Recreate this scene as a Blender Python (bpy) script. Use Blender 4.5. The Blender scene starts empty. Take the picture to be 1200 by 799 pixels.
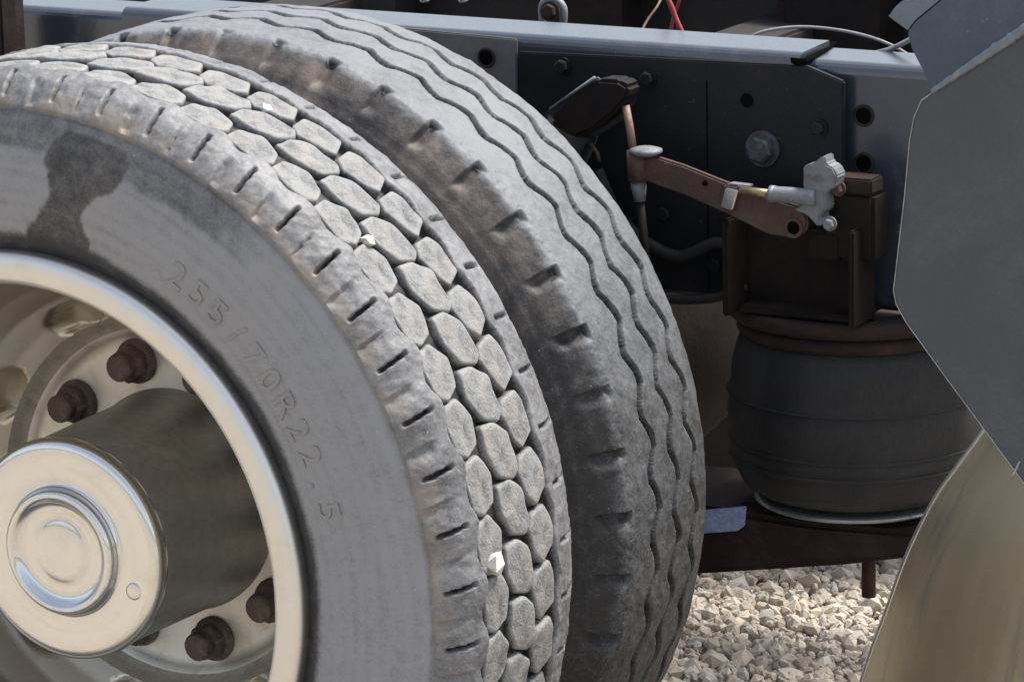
import bpy, bmesh, math, random
import numpy as np
from mathutils import Matrix, Vector
random.seed(4); rng = np.random.default_rng(7)
S = bpy.context.scene; COL = S.collection
PI = math.pi; R_ = math.radians
ZC = 0.45                      # height of the wheel axis above the gravel

# ------------------------------------------------------------ camera
CAM = np.array([2.11355, -2.86210, 1.06526 + ZC])
RV = np.array([0.87638027, 0.48116375, -0.02095401])
UV = np.array([-0.09588134, 0.21694193, 0.97146434])
FV = np.array([-0.47197923, 0.84936308, -0.23625826])
FP = 4619.06                   # focal length in units of a 1200-wide picture
cd = bpy.data.cameras.new('camera'); cam = bpy.data.objects.new('camera', cd); COL.objects.link(cam)
cd.sensor_fit = 'HORIZONTAL'; cd.sensor_width = 36; cd.lens = FP/1200*36
cd.clip_start = .05; cd.clip_end = 500
m = Matrix([[RV[0], UV[0], -FV[0], CAM[0]], [RV[1], UV[1], -FV[1], CAM[1]], [RV[2], UV[2], -FV[2], CAM[2]], [0, 0, 0, 1]])
cam.matrix_world = m
S.camera = cam

# ------------------------------------------------------------ light
W = bpy.data.worlds.new('World'); S.world = W; W.use_nodes = True
SUN_EL, SUN_AZ = 62, 42        # azimuth measured from +Y towards +X
nt = W.node_tree; sky = nt.nodes.new('ShaderNodeTexSky'); sky.sky_type = 'NISHITA'; sky.sun_disc = False
sky.sun_elevation = R_(SUN_EL); sky.sun_rotation = R_(SUN_AZ); sky.dust_density = 3.0; sky.air_density = 1.0; sky.ozone_density = 1.5
bg = nt.nodes['Background']; bg.inputs['Strength'].default_value = .15
hs = nt.nodes.new('ShaderNodeHueSaturation'); hs.inputs['Saturation'].default_value = .55; hs.inputs['Value'].default_value = 1.0
nt.links.new(sky.outputs[0], hs.inputs['Color']); nt.links.new(hs.outputs[0], bg.inputs[0])
sd = bpy.data.lights.new('sun', 'SUN'); sun = bpy.data.objects.new('sun', sd); COL.objects.link(sun)
sd.energy = 3.4; sd.angle = R_(14); sd.color = (1, .95, .88)
dirv = Vector((math.sin(R_(SUN_AZ))*math.cos(R_(SUN_EL)), math.cos(R_(SUN_AZ))*math.cos(R_(SUN_EL)), math.sin(R_(SUN_EL))))
sun.rotation_euler = dirv.to_track_quat('Z', 'Y').to_euler(); sun.location = dirv*20
S.view_settings.view_transform = 'Standard'; S.view_settings.look = 'None'; S.view_settings.exposure = 0.95; S.view_settings.gamma = 1

# ------------------------------------------------------------ helpers
def at(px, py, Y):
    """world point seen at photo position (px,py) of the 1200x799 picture on the plane y = Y"""
    d = FV + RV*(px-600)/FP - UV*(py-399.5)/FP
    return Vector(CAM + d*((Y-CAM[1])/d[1]))
def noise3(P, seed=0):
    P = np.asarray(P, float); I = np.floor(P).astype(np.int64); f = P-I; f = f*f*(3-2*f)
    def h(a, b, c):
        n = (a*374761393 + b*668265263 + c*2147483647 + seed*144269) & 0xffffffff
        n = ((n ^ (n >> 13))*1274126177) & 0xffffffff
        return ((n ^ (n >> 16)) & 0xffff)/65535.
    x, y, z = I[..., 0], I[..., 1], I[..., 2]; u, v, w = f[..., 0], f[..., 1], f[..., 2]
    L = lambda a, b, t: a+(b-a)*t
    r = L(L(L(h(x, y, z), h(x+1, y, z), u), L(h(x, y+1, z), h(x+1, y+1, z), u), v),
          L(L(h(x, y, z+1), h(x+1, y, z+1), u), L(h(x, y+1, z+1), h(x+1, y+1, z+1), u), v), w)
    return r*2-1
def fbm(P, o=3, seed=0):
    s = 0; a = 1; t = 0
    for i in range(o): s = s + a*noise3(np.asarray(P)*2**i, seed+i); t += a; a *= .5
    return s/t
def sst(a, b, x):
    t = np.clip((x-a)/(b-a), 0, 1); return t*t*(3-2*t)
def link(name, me, mat=None, parent=None, loc=None, rot=None, smooth=None):
    o = bpy.data.objects.new(name, me); COL.objects.link(o)
    if mat is not None and not me.materials: me.materials.append(mat)
    if parent: o.parent = parent
    if loc is not None: o.location = loc
    if rot is not None: o.rotation_euler = rot
    if smooth is not None:
        me.polygons.foreach_set('use_smooth', [smooth]*len(me.polygons))
    return o
def npmesh(name, V, F, smooth=True, attrs=None):
    me = bpy.data.meshes.new(name); V = np.asarray(V, np.float32).reshape(-1, 3); F = np.asarray(F, np.int32)
    k = F.shape[1]
    me.vertices.add(len(V)); me.vertices.foreach_set('co', V.ravel())
    me.loops.add(F.size); me.loops.foreach_set('vertex_index', F.ravel())
    me.polygons.add(len(F)); me.polygons.foreach_set('loop_start', np.arange(0, F.size, k, dtype=np.int32))
    me.polygons.foreach_set('loop_total', np.full(len(F), k, np.int32))
    me.polygons.foreach_set('use_smooth', np.full(len(F), smooth, bool))
    me.update(calc_edges=True)
    for n, a in (attrs or {}).items():
        at_ = me.attributes.new(n, 'FLOAT', 'POINT'); at_.data.foreach_set('value', np.asarray(a, np.float32).ravel())
    return me
def gridfaces(n, k, wrap=True):
    i = np.arange(n if wrap else n-1); j = np.arange(k-1); I, J = np.meshgrid(i, j, indexing='ij'); I2 = (I+1) % n
    return np.stack([I*k+J, I2*k+J, I2*k+J+1, I*k+J+1], -1).reshape(-1, 4)
def thing(name, label, cat, loc=(0, 0, 0), group=None):
    o = bpy.data.objects.new(name, None); COL.objects.link(o); o.location = loc; o.empty_display_size = .05
    o['label'] = label; o['category'] = cat
    if group: o['group'] = group
    return o
TRUCK = thing('truck', 'blue-black truck chassis with dual wheels standing on pale gravel', 'truck')
def unit(name, label, cat, loc=(0, 0, 0)):
    """a unit of the truck (wheel, air spring, ...): an Empty under the truck; its pieces are sub-parts"""
    o = bpy.data.objects.new(name, None); COL.objects.link(o); o.location = loc; o.empty_display_size = .05
    o['label'] = label; o.parent = TRUCK; return o
def tag(o, label, cat, group=None):
    o['label'] = label; o['category'] = cat
    if group: o['group'] = group
    return o
def lathe(name, prof, n=128, axis='Y', smooth=True, split=35):
    """prof: (r, h) pairs; a ring of sharp edges is made by repeating the point"""
    P = np.array(prof, float); t = np.linspace(0, 2*PI, n, endpoint=False)
    T, _ = np.meshgrid(t, P[:, 0], indexing='ij'); r = P[None, :, 0]; h = np.broadcast_to(P[None, :, 1], T.shape)
    if axis == 'Y': V = np.stack([r*np.sin(T), h, r*np.cos(T)], -1)
    else: V = np.stack([r*np.cos(T), r*np.sin(T), h], -1)
    F = gridfaces(n, len(P))
    if axis == 'Z': F = F[:, :]
    return npmesh(name, V, F, smooth)
def boxbm(bm, c, s, rot=None, bev=0):
    r = bmesh.ops.create_cube(bm, size=1); vs = r['verts']
    M = Matrix.Translation(Vector(c)) @ (rot.to_4x4() if rot else Matrix()) @ Matrix.Diagonal((*s, 1))
    bmesh.ops.transform(bm, matrix=M, verts=vs)
    if bev: bmesh.ops.bevel(bm, geom=list({e for v in vs for e in v.link_edges}), offset=bev, segments=2, affect='EDGES')
def bmobj(name, bm, mat, parent=None, smooth=False, loc=None):
    bmesh.ops.recalc_face_normals(bm, faces=bm.faces)
    me = bpy.data.meshes.new(name); bm.to_mesh(me); bm.free()
    return link(name, me, mat, parent, loc, smooth=smooth)
def box(name, c, s, mat, parent=None, rot=None, bev=.002):
    bm = bmesh.new(); boxbm(bm, c, s, rot, bev); return bmobj(name, bm, mat, parent)
def tubebm(bm, pts, r, n=12, cap=True):
    pts = [Vector(p) for p in pts]; rr = r if hasattr(r, '__len__') else [r]*len(pts)
    rings = []; up = Vector((.13, .21, .97))
    for i, p in enumerate(pts):
        d = (pts[min(i+1, len(pts)-1)]-pts[max(i-1, 0)]).normalized()
        a = d.cross(up)
        if a.length < .1: a = d.cross(Vector((1, .3, 0)))
        a.normalize(); b = d.cross(a)
        rings.append([bm.verts.new(p+(a*math.cos(2*PI*k/n)+b*math.sin(2*PI*k/n))*rr[i]) for k in range(n)])
    for A, B in zip(rings, rings[1:]):
        for k in range(n): bm.faces.new((A[k], A[(k+1) % n], B[(k+1) % n], B[k]))
    if cap: bm.faces.new(rings[0]); bm.faces.new(rings[-1][::-1])
def tube(name, pts, r, mat, parent=None, n=12, smooth=True):
    bm = bmesh.new(); tubebm(bm, pts, r, n); o = bmobj(name, bm, mat, parent, smooth)
    return o
def curve_pts(P, n=12):
    P = [Vector(p) for p in P]; out = []
    Q = [P[0]*2-P[1]]+P+[P[-1]*2-P[-2]]
    for i in range(1, len(Q)-2):
        for k in range(n):
            t = k/n; a, b, c, d = Q[i-1:i+3]
            out.append(.5*((2*b)+(c-a)*t+(2*a-5*b+4*c-d)*t*t+(3*b-a-3*c+d)*t**3))
    out.append(P[-1]); return out
def prismbm(bm, poly, thick, bev=.0015):
    """poly: list of points (any plane); thick: vector of extrusion"""
    vs = [bm.verts.new(p) for p in poly]; f = bm.faces.new(vs)
    r = bmesh.ops.extrude_face_region(bm, geom=[f]); nv = [g for g in r['geom'] if isinstance(g, bmesh.types.BMVert)]
    bmesh.ops.translate(bm, vec=thick, verts=nv)
    if bev:
        es = list({e for v in vs+nv for e in v.link_edges}); bmesh.ops.bevel(bm, geom=es, offset=bev, segments=2, affect='EDGES')
def prism(name, poly, thick, mat, parent=None, bev=.0015):
    bm = bmesh.new(); prismbm(bm, poly, Vector(thick), bev); return bmobj(name, bm, mat, parent)
def hexbolt(name, c, axis, r, h, mat, parent, washer=1.35):
    """hexagonal head on a washer, axis = outward direction"""
    bm = bmesh.new(); a = Vector(axis).normalized(); q = Vector((0, 0, 1)).rotation_difference(a).to_matrix().to_4x4()
    def cyl(n, r1, r2, z0, z1, rot=0):
        g = bmesh.ops.create_cone(bm, cap_ends=True, segments=n, radius1=r1, radius2=r2, depth=z1-z0)
        bmesh.ops.transform(bm, matrix=Matrix.Translation((0, 0, (z0+z1)/2)) @ Matrix.Rotation(rot, 4, 'Z'), verts=g['verts'])
    cyl(20, r*washer, r*washer, 0, h*.25); cyl(6, r, r, h*.25+.0003, h*.85, .3); cyl(6, r, r*.8, h*.85+.0003, h, .3)
    bmesh.ops.transform(bm, matrix=Matrix.Translation(Vector(c)) @ q, verts=bm.verts)
    return bmobj(name, bm, mat, parent)

# ------------------------------------------------------------ materials
def newmat(name):
    M = bpy.data.materials.new(name); M.use_nodes = True; n = M.node_tree
    return M, n, n.nodes['Principled BSDF'], n.nodes.new, n.links.new
def N(n, t, **k):
    x = n.nodes.new(t)
    for a, b in k.items(): setattr(x, a, b)
    return x
def mixc(n, fac, a, b):
    x = N(n, 'ShaderNodeMix', data_type='RGBA')
    if hasattr(fac, 'links'): n.links.new(fac, x.inputs[0])
    else: x.inputs[0].default_value = fac
    for i, c in ((6, a), (7, b)):
        if hasattr(c, 'links'): n.links.new(c, x.inputs[i])
        else: x.inputs[i].default_value = (*c, 1)
    return x.outputs[2]
def nz(n, scale, detail=4, rough=.6, vec=None, dist=0):
    x = N(n, 'ShaderNodeTexNoise'); x.inputs['Scale'].default_value = scale; x.inputs['Detail'].default_value = detail
    x.inputs['Roughness'].default_value = rough; x.inputs['Distortion'].default_value = dist
    if vec is not None: n.links.new(vec, x.inputs['Vector'])
    return x.outputs[0]
def ramp(n, src, p0, p1, v0=0., v1=1.):
    x = N(n, 'ShaderNodeMapRange'); x.clamp = True
    x.interpolation_type = 'SMOOTHSTEP'
    for i, v in enumerate((p0, p1, v0, v1)): x.inputs[i+1].default_value = v
    n.links.new(src, x.inputs[0]); return x.outputs[0]
def mth(n, op, a, b):
    x = N(n, 'ShaderNodeMath', operation=op)
    for i, c in ((0, a), (1, b)):
        if hasattr(c, 'links'): n.links.new(c, x.inputs[i])
        else: x.inputs[i].default_value = c
    return x.outputs[0]
def coords(n, kind='Object', scale=(1, 1, 1)):
    t = N(n, 'ShaderNodeTexCoord'); mp = N(n, 'ShaderNodeMapping'); mp.inputs['Scale'].default_value = scale
    n.links.new(t.outputs[kind], mp.inputs[0]); return mp.outputs[0]
def bump(n, bs, src, strength, dist=.002):
    b = N(n, 'ShaderNodeBump'); b.inputs['Strength'].default_value = strength; b.inputs['Distance'].default_value = dist
    n.links.new(src, b.inputs['Height']); n.links.new(b.outputs[0], bs.inputs['Normal']); return b
def grunge(name, base, dirt, rough=.6, metal=0., sc=14, lo=.45, hi=.7, bumpS=.3, fine=260, spec=.5, speck=None, scale=(1, 1, 1), rough2=None):
    M, n, b, _, L = newmat(name); v = coords(n, scale=scale)
    f = ramp(n, nz(n, sc, 6, .65, v, .3), lo, hi)
    c = mixc(n, f, base, dirt)
    fn = nz(n, fine, 3, .7, v)
    c = mixc(n, ramp(n, fn, .3, .75, 0, .35), c, tuple(x*.6 for x in base))
    if speck:
        c = mixc(n, ramp(n, nz(n, 160, 2, .5, v), .72, .78, 0, .35), c, speck)
    L(c, b.inputs['Base Color']); b.inputs['Metallic'].default_value = metal
    L(mth(n, 'ADD', mth(n, 'MULTIPLY', f, (rough2 if rough2 is not None else rough+.15)-rough), mth(n, 'ADD', mth(n, 'MULTIPLY', fn, .12), rough-.06)), b.inputs['Roughness'])
    b.inputs['Specular IOR Level'].default_value = spec
    bump(n, b, mth(n, 'ADD', fn, nz(n, sc*3, 4, .6, v)), bumpS, .001)
    return M
def rubber(name, dark, dust_shade, attr=True, fac=.6, bumpS=.6, rough=.8, tan=(.25, .212, .17), mot=1.):
    """rubber whose dust film and painted shade come from one mesh attribute plus fine noise"""
    M, n, b, _, L = newmat(name); v = coords(n)
    if attr:
        a = N(n, 'ShaderNodeAttribute'); a.attribute_name = 'dust_shade'; base = a.outputs['Fac']
    else:
        oi = N(n, 'ShaderNodeObjectInfo'); base = mth(n, 'ADD', mth(n, 'MULTIPLY', oi.outputs['Random'], .18), fac-.09)
    g1 = ramp(n, nz(n, 70, 5, .7, v), .3, .7, -.11*mot, .11*mot); g2 = ramp(n, nz(n, 420, 3, .7, v), .3, .7, -.10*mot, .10*mot)
    f = mth(n, 'ADD', base, mth(n, 'ADD', g1, g2)); f = ramp(n, f, 0, 1)
    c = mixc(n, f, dark, dust_shade)
    if attr:
        a2 = N(n, 'ShaderNodeAttribute'); a2.attribute_name = 'tan'
        c = mixc(n, ramp(n, mth(n, 'ADD', a2.outputs['Fac'], mth(n, 'MULTIPLY', g1, .8)), 0, 1), c, tan)
    c = mixc(n, ramp(n, nz(n, 300, 2, .5, v), .72, .78, 0, .5), c, (.42, .40, .36))
    L(c, b.inputs['Base Color']); b.inputs['Roughness'].default_value = rough; b.inputs['Specular IOR Level'].default_value = .35
    bump(n, b, mth(n, 'ADD', nz(n, 380, 4, .75, v), mth(n, 'MULTIPLY', nz(n, 110, 3, .6, v), 1.6)), bumpS, .0012)
    return M
M_tread = rubber('worn_tread_rubber', (.025, .025, .026), (.250, .253, .26), bumpS=.35, rough=.55, mot=.8)
M_block = rubber('tread_block_rubber', (.025, .025, .026), (.240, .246, .246), bumpS=1, mot=1.5)
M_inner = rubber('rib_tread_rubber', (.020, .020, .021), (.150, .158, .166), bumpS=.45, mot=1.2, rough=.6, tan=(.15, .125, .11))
M_letter = rubber('lettering_rubber', (.17, .165, .16), (.275, .265, .255), attr=False, fac=.6, bumpS=.3)
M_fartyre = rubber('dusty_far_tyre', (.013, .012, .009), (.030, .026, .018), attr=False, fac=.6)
def metal(name, col, rough, sc=30, var=.1, dirt=(.25, .2, .15), dirtf=.25, scale=(1, 1, 1), bumpS=.03):
    M, n, b, _, L = newmat(name); v = coords(n, scale=scale)
    f = ramp(n, nz(n, sc, 6, .65, v, .4), .5, .8, 0, dirtf)
    L(mixc(n, f, col, dirt), b.inputs['Base Color']); b.inputs['Metallic'].default_value = 1
    L(mth(n, 'ADD', mth(n, 'MULTIPLY', nz(n, sc*2.3, 5, .7, v), var*2), rough-var), b.inputs['Roughness'])
    bump(n, b, nz(n, sc*4, 4, .7, v), bumpS, .001)
    return M
M_rim = metal('polished_aluminium', (.62, .575, .49), .40, dirtf=.45, dirt=(.42, .36, .28))
M_disc = metal('satin_aluminium', (.70, .675, .61), .55, dirtf=.7, dirt=(.45, .38, .30))
M_lip = metal('brushed_lip_aluminium', (.66, .645, .61), .42, dirtf=.25, dirt=(.5, .43, .35), bumpS=.05)
M_groove = grunge('dirty_aluminium_groove', (.34, .31, .25), (.26, .235, .185), .7, .2, 60)
M_chrome = metal('chrome', (.63, .63, .62), .15, sc=22, var=.07, dirtf=.4, dirt=(.46, .42, .36), bumpS=.12)
M_barrel = grunge('dull_hub_metal', (.27, .27, .24), (.36, .34, .295), .48, .6, 12, .4, .75, .15, fine=90)
M_fender = metal('reflection_streaked_stainless', (.60, .53, .375), .50, sc=4, var=.08, dirtf=.9, dirt=(.26, .275, .275), scale=(4.5, 4.5, .9), bumpS=.04)  # tan and grey streaks: gravel reflections painted into the dusty steel's colour
M_rustnut = grunge('rusty_nut', (.10, .072, .06), (.21, .165, .135), .65, .25, 60, bumpS=.8)
M_rust = grunge('rust', (.022, .013, .011), (.055, .034, .028), .75, 0, 14, bumpS=.7, spec=.25)
M_rustarm = grunge('rusty_arm_steel', (.075, .043, .035), (.13, .088, .072), .65, .2, 25, bumpS=.5)
M_rustdark = grunge('dark_rusty_steel', (.009, .0065, .006), (.024, .014, .012), .75, 0, 16, bumpS=.6, spec=.2)
M_frame = grunge('frame_paint_blue_black', (.030, .038, .052), (.085, .088, .092), .22, 0, 12, .5, .8, .15, speck=(.2, .2, .2), spec=1.)
M_dusty = grunge('dusty_grey_paint', (.11, .11, .115), (.17, .155, .145), .6, 0, 14, .4, .75, .3)
M_black = grunge('satin_black_paint', (.006, .0075, .010), (.024, .019, .018), .5, 0, 10, .45, .8, .3, spec=.3, speck=(.09, .085, .08))
M_plate = grunge('scuffed_grey_paint', (.040, .050, .060), (.075, .084, .095), .42, 0, 7, .4, .75, .12, speck=(.3, .3, .28), spec=.5)
M_weld = grunge('weld_bead', (.15, .17, .20), (.26, .28, .31), .4, .5, 60, bumpS=.8)
M_edge = grunge('bare_steel_edge', (.33, .34, .35), (.2, .19, .18), .4, .7, 60)
M_bag = grunge('bellows_rubber', (.013, .0135, .0145), (.036, .036, .037), .62, 0, 7, .35, .75, .4, spec=.3, scale=(1, 1, .35))
M_greypl = grunge('grey_casting', (.19, .205, .22), (.11, .115, .12), .55, .2, 60, bumpS=.4)
M_boltdark = grunge('dark_bolt', (.05, .055, .065), (.10, .105, .12), .45, .4, 60, bumpS=.6)
M_brass = grunge('brass_rod', (.35, .27, .15), (.25, .2, .13), .4, .8, 60)
M_rod = grunge('tan_rod', (.26, .15, .11), (.2, .13, .1), .6, .2, 60)
M_blue = grunge('blue_tape', (.24, .33, .58), (.42, .50, .72), .5, 0, 120, .4, .7, .4)
M_cable = grunge('grey_cable', (.22, .22, .22), (.3, .3, .3), .45, 0, 60)
M_red = grunge('red_wire', (.30, .03, .03), (.2, .03, .03), .45, 0, 60)
M_chassis = grunge('grimy_brown_steel', (.014, .012, .0115), (.035, .026, .023), .75, 0, 8, .4, .75, .5)
M_stone = grunge('white_stone', (.58, .57, .53), (.42, .40, .36), .8, 0, 60)
M_hole = grunge('flat_hole_shade', (.005, .005, .005), (.012, .010, .009), .95, spec=0)  # flat near-black, painted for the shade inside holes and slots

# ------------------------------------------------------------ ground and gravel
def ground_mat():
    M, n, b, _, L = newmat('gravel_ground'); v = coords(n)
    vo = N(n, 'ShaderNodeTexVoronoi'); vo.inputs['Scale'].default_value = 70; L(v, vo.inputs['Vector'])
    sep = N(n, 'ShaderNodeSeparateColor'); L(vo.outputs['Color'], sep.inputs[0])
    c = mixc(n, sep.outputs[0], (.33, .30, .255), (.48, .445, .385)); c = mixc(n, ramp(n, vo.outputs['Distance'], .25, .6, 0, .7), c, (.16, .13, .10))
    L(c, b.inputs['Base Color']); b.inputs['Roughness'].default_value = .9
    bump(n, b, vo.outputs['Distance'], -1, .012); return M
me = npmesh('ground', [(-60, -60, 0), (60, -60, 0), (60, 60, 0), (-60, 60, 0)], [(0, 1, 2, 3)], False)
g = link('ground', me, ground_mat()); g['kind'] = 'structure'
def gravel():
    bm = bmesh.new(); bmesh.ops.create_icosphere(bm, subdivisions=1, radius=1); bv = np.array([v.co[:] for v in bm.verts]); bf = np.array([[v.index for v in f.verts] for f in bm.faces]); bm.free()
    n = 52000
    P = np.stack([rng.uniform(-1.0, 1.0, n), rng.uniform(.75, 2.3, n), rng.uniform(-.002, .016, n)], 1)
    sz = rng.gamma(4, 1, n)*.00140+.0032
    nw = 46000; Pw = np.stack([rng.uniform(-2.2, 2.6, nw), rng.uniform(-1.6, 3.6, nw), rng.uniform(-.003, .006, nw)], 1)   # thinner cover all round
    P = np.concatenate([P, Pw]); sz = np.concatenate([sz, rng.gamma(4, 1, nw)*.0018+.005]); n = len(P)
    A = 0; A = sz[:, None]*rng.uniform(.55, 1.3, (n, 3)); A[:, 2] *= .8
    a = rng.normal(size=(n, 4)); a /= np.linalg.norm(a, axis=1)[:, None]; w, x, y, z = a.T
    Rm = np.stack([1-2*(y*y+z*z), 2*(x*y-z*w), 2*(x*z+y*w), 2*(x*y+z*w), 1-2*(x*x+z*z), 2*(y*z-x*w), 2*(x*z-y*w), 2*(y*z+x*w), 1-2*(x*x+y*y)], 1).reshape(n, 3, 3)
    V = bv[None]*rng.uniform(.76, 1.16, (n, len(bv), 1))*A[:, None, :]
    V = np.einsum('nij,nkj->nki', Rm, V)+P[:, None, :]
    F = bf[None]+(np.arange(n)*len(bv))[:, None, None]
    tone = np.repeat(rng.random(n), len(bv)); hue = np.repeat(rng.random(n), len(bv))
    return npmesh('gravel', V.reshape(-1, 3), F.reshape(-1, 3), False, {'tone': tone, 'hue': hue})
M, n, b, _, L = newmat('crushed_stone'); v = coords(n)
a1 = N(n, 'ShaderNodeAttribute'); a1.attribute_name = 'tone'; a2 = N(n, 'ShaderNodeAttribute'); a2.attribute_name = 'hue'
c = mixc(n, a1.outputs['Fac'], (.36, .315, .25), (.57, .515, .43)); c = mixc(n, ramp(n, a2.outputs['Fac'], .7, 1, 0, .75), c, (.38, .37, .35)); c = mixc(n, ramp(n, a2.outputs['Fac'], .25, .0, 0, .6), c, (.50, .37, .27))
c = mixc(n, ramp(n, nz(n, 180, 4, .7, v), .3, .75, 0, .35), c, (.25, .21, .17)); L(c, b.inputs['Base Color']); b.inputs['Roughness'].default_value = .85
bump(n, b, nz(n, 400, 3, .6, v), .5, .001)
o = link('gravel', gravel(), M); o['kind'] = 'stuff'; o['label'] = 'pale crushed stone gravel under the truck'; o['category'] = 'gravel'

# ------------------------------------------------------------ tyres
def smoothprof(P, ds_fine, ds_coarse, fine):
    P = np.array(P, float); d = np.r_[0, np.cumsum(np.hypot(*np.diff(P, axis=0).T))]
    s = np.arange(0, d[-1], .0005); y = np.interp(s, d, P[:, 0]); r = np.interp(s, d, P[:, 1])
    k = np.hanning(19); k /= k.sum()
    pad = lambda a: np.convolve(np.r_[np.full(9, a[0]), a, np.full(9, a[-1])], k, 'valid')
    y, r = pad(y), pad(r); out = []; pos = 0
    while pos < len(s):
        out.append(int(pos)); pos += (ds_fine if fine(y[int(pos)], r[int(pos)]) else ds_coarse)/.0005
    if out[-1] != len(s)-1: out.append(len(s)-1)
    y, r = y[out], r[out]; ty, tr = np.gradient(y), np.gradient(r); l = np.hypot(ty, tr)
    return y, r, -tr/l, ty/l           # positions and outward normal (profile runs towards +y over the top)
def thetas(a0, a1, fine, coarse, rad=.46):
    n1 = int((a1-a0)*rad/fine); n2 = int((2*PI-(a1-a0))*rad/coarse)
    return np.r_[np.linspace(a0, a1, n1, endpoint=False), np.linspace(a1, a0+2*PI, n2, endpoint=False)]
def make_tyre(name, prof, disp, dust_shade, tan, th, fine, dsf=.0013, dsc=.004):
    y, r, ny, nr = smoothprof(prof, dsf, dsc, fine)
    T, Y = np.meshgrid(th, y, indexing='ij'); Rr = np.broadcast_to(r, T.shape)
    H = disp(T, Y, Rr)
    Y2 = Y+ny*H; R2 = Rr+nr*H
    V = np.stack([R2*np.sin(T), Y2, R2*np.cos(T)], -1)
    return npmesh(name, V, gridfaces(len(th), len(y)), True, {'dust_shade': dust_shade(T, Y, Rr, H), 'tan': tan(T, Y, Rr, H)})
def cyl3(T, Y, s): return np.stack([.46*np.sin(T)*s, Y*s, .46*np.cos(T)*s], -1)
def tri(x): return 2*np.abs(2*(x-np.floor(x+.5)))-1

# outer (drive) tyre
NB = 54
prof_o = [(.017, .292), (.013, .302), (.006, .312), (-.001, .332), (-.005, .355), (-.006, .375), (-.004, .395), (.001, .418), (.005, .432),
          (.0085, .440), (.015, .449), (.024, .457), (.034, .4615), (.044, .4640), (.085, .4665), (.131, .4675), (.177, .4665), (.212, .462), (.219, .4575),
          (.232, .452), (.246, .445), (.256, .43), (.265, .40), (.268, .375), (.265, .34), (.255, .312), (.245, .295)]
PH = .133
def disp_o(T, Y, R):
    u = T*NB/(2*PI)+PH
    lug = sst(.4335, .4365, R)*(Y < .12)
    h = .0030*lug*(1+.35*np.cos(2*PI*u))                         # lugs stand proud of the side wall
    edge = .0452-.0032*np.cos(2*PI*(u-.543))+.0012*noise3(cyl3(T, Y, 90), 3)
    edge2 = .1815+.0030*np.cos(2*PI*(u-.553))
    floor = sst(edge-.001, edge+.003, Y)*sst(edge2+.001, edge2-.003, Y)*(R > .45)
    h = h-.0125*floor
    v = np.abs(u-np.round(u))*2.92/NB*1.0                        # metres to the nearest pitch line
    skew = u+.10*(Y-.03)/.03
    d1 = np.abs(skew-np.round(skew))*.054; d2 = np.abs(skew-.5-np.round(skew-.5))*.054
    band = sst(.010, .013, Y)*sst(.036, .031, Y)*(R > .436)
    irr = .6+.5*noise3(np.stack([np.round(skew)*3.7, T*0, T*0], -1), 5)
    h = h-.011*sst(.0024, .0014, d1)*band                          # slits
    dq = (skew-.5-np.round(skew-.5))*.054
    h = h-.0048*irr*sst(-.0022, -.0008, dq)*sst(.014, .001, dq)*sst(.006, .010, Y)*sst(.030, .020, Y)*(R > .434)   # dimples
    s2 = u-.053; d3 = np.abs(s2-np.round(s2))*.054
    h = h-.006*sst(.003, .0015, d3)*sst(.188, .194, Y)*(Y < .235)*(R > .44)
    tr = sst(.436, .442, R)
    w = fbm(cyl3(T, Y, 45), 3, 11); w2 = fbm(cyl3(T, Y, 160), 2, 21)
    h = h+tr*(.0013*w+.0010*w2)
    h = h+(1-tr)*(.0004*w)
    h = h-.0011*np.exp(-((R-.4335)/.0011)**2)*(Y < .1)
    for rc, a in ((.391, .0016), (.4035, .0011), (.417, .0012), (.312, -.0012), (.4255, .0009), (.377, .0006)):
        h = h+a*np.exp(-((R-rc)/.0012)**2)
    h = h+.0006*sst(.391, .3925, R)*sst(.424, .4225, R)
    return h
def dust_shade_o(T, Y, R, H):
    P = cyl3(T, Y, 1)
    side = sst(.436, .432, R)
    ang = np.degrees(T); ang = (ang+180) % 360-180
    n1 = fbm(np.stack([R*np.sin(T)*22, Y*22, R*np.cos(T)*22], -1), 4, 31)
    nf = fbm(np.stack([R*np.sin(T)*60, Y*60, R*np.cos(T)*60], -1), 3, 37)
    strk = 0
    d_side = .86+.12*n1+.05*np.sin(R*430)+.08*noise3(np.stack([R*400, T*6, T*0], -1), 39)
    # the clean dark patch at the top of the side wall, with scalloped borders
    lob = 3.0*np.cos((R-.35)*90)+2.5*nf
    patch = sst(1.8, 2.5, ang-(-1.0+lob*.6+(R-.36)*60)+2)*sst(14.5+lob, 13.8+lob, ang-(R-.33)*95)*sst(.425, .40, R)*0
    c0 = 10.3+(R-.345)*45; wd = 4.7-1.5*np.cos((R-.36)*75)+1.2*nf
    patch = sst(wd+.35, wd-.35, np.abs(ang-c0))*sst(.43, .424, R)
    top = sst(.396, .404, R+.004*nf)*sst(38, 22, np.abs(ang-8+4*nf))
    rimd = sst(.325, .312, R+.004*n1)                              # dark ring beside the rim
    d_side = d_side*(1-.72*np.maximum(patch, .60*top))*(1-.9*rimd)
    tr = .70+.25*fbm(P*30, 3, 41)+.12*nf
    tr = tr*.74*(1-.92*sst(-.0025, -.0075, H))  # cavity shade painted in: grooves and slits darken with depth
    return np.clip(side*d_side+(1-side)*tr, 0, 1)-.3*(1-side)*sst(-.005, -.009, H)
def tan_o(T, Y, R, H):
    nf = fbm(cyl3(T, Y, 70), 3, 91); n1 = fbm(cyl3(T, Y, 25), 3, 93)
    lug = sst(.431, .436, R)*sst(.026, .008, Y)*(.42+.5*n1+.5*nf)
    side = (.10+.22*n1)*sst(.436, .431, R)*sst(.33, .35, R)
    rb = .5*np.exp(-((R-.309)/.004)**2)
    return np.clip(np.where(Y < .13, lug+side, 0)+rb*0, 0, .85)
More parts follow.
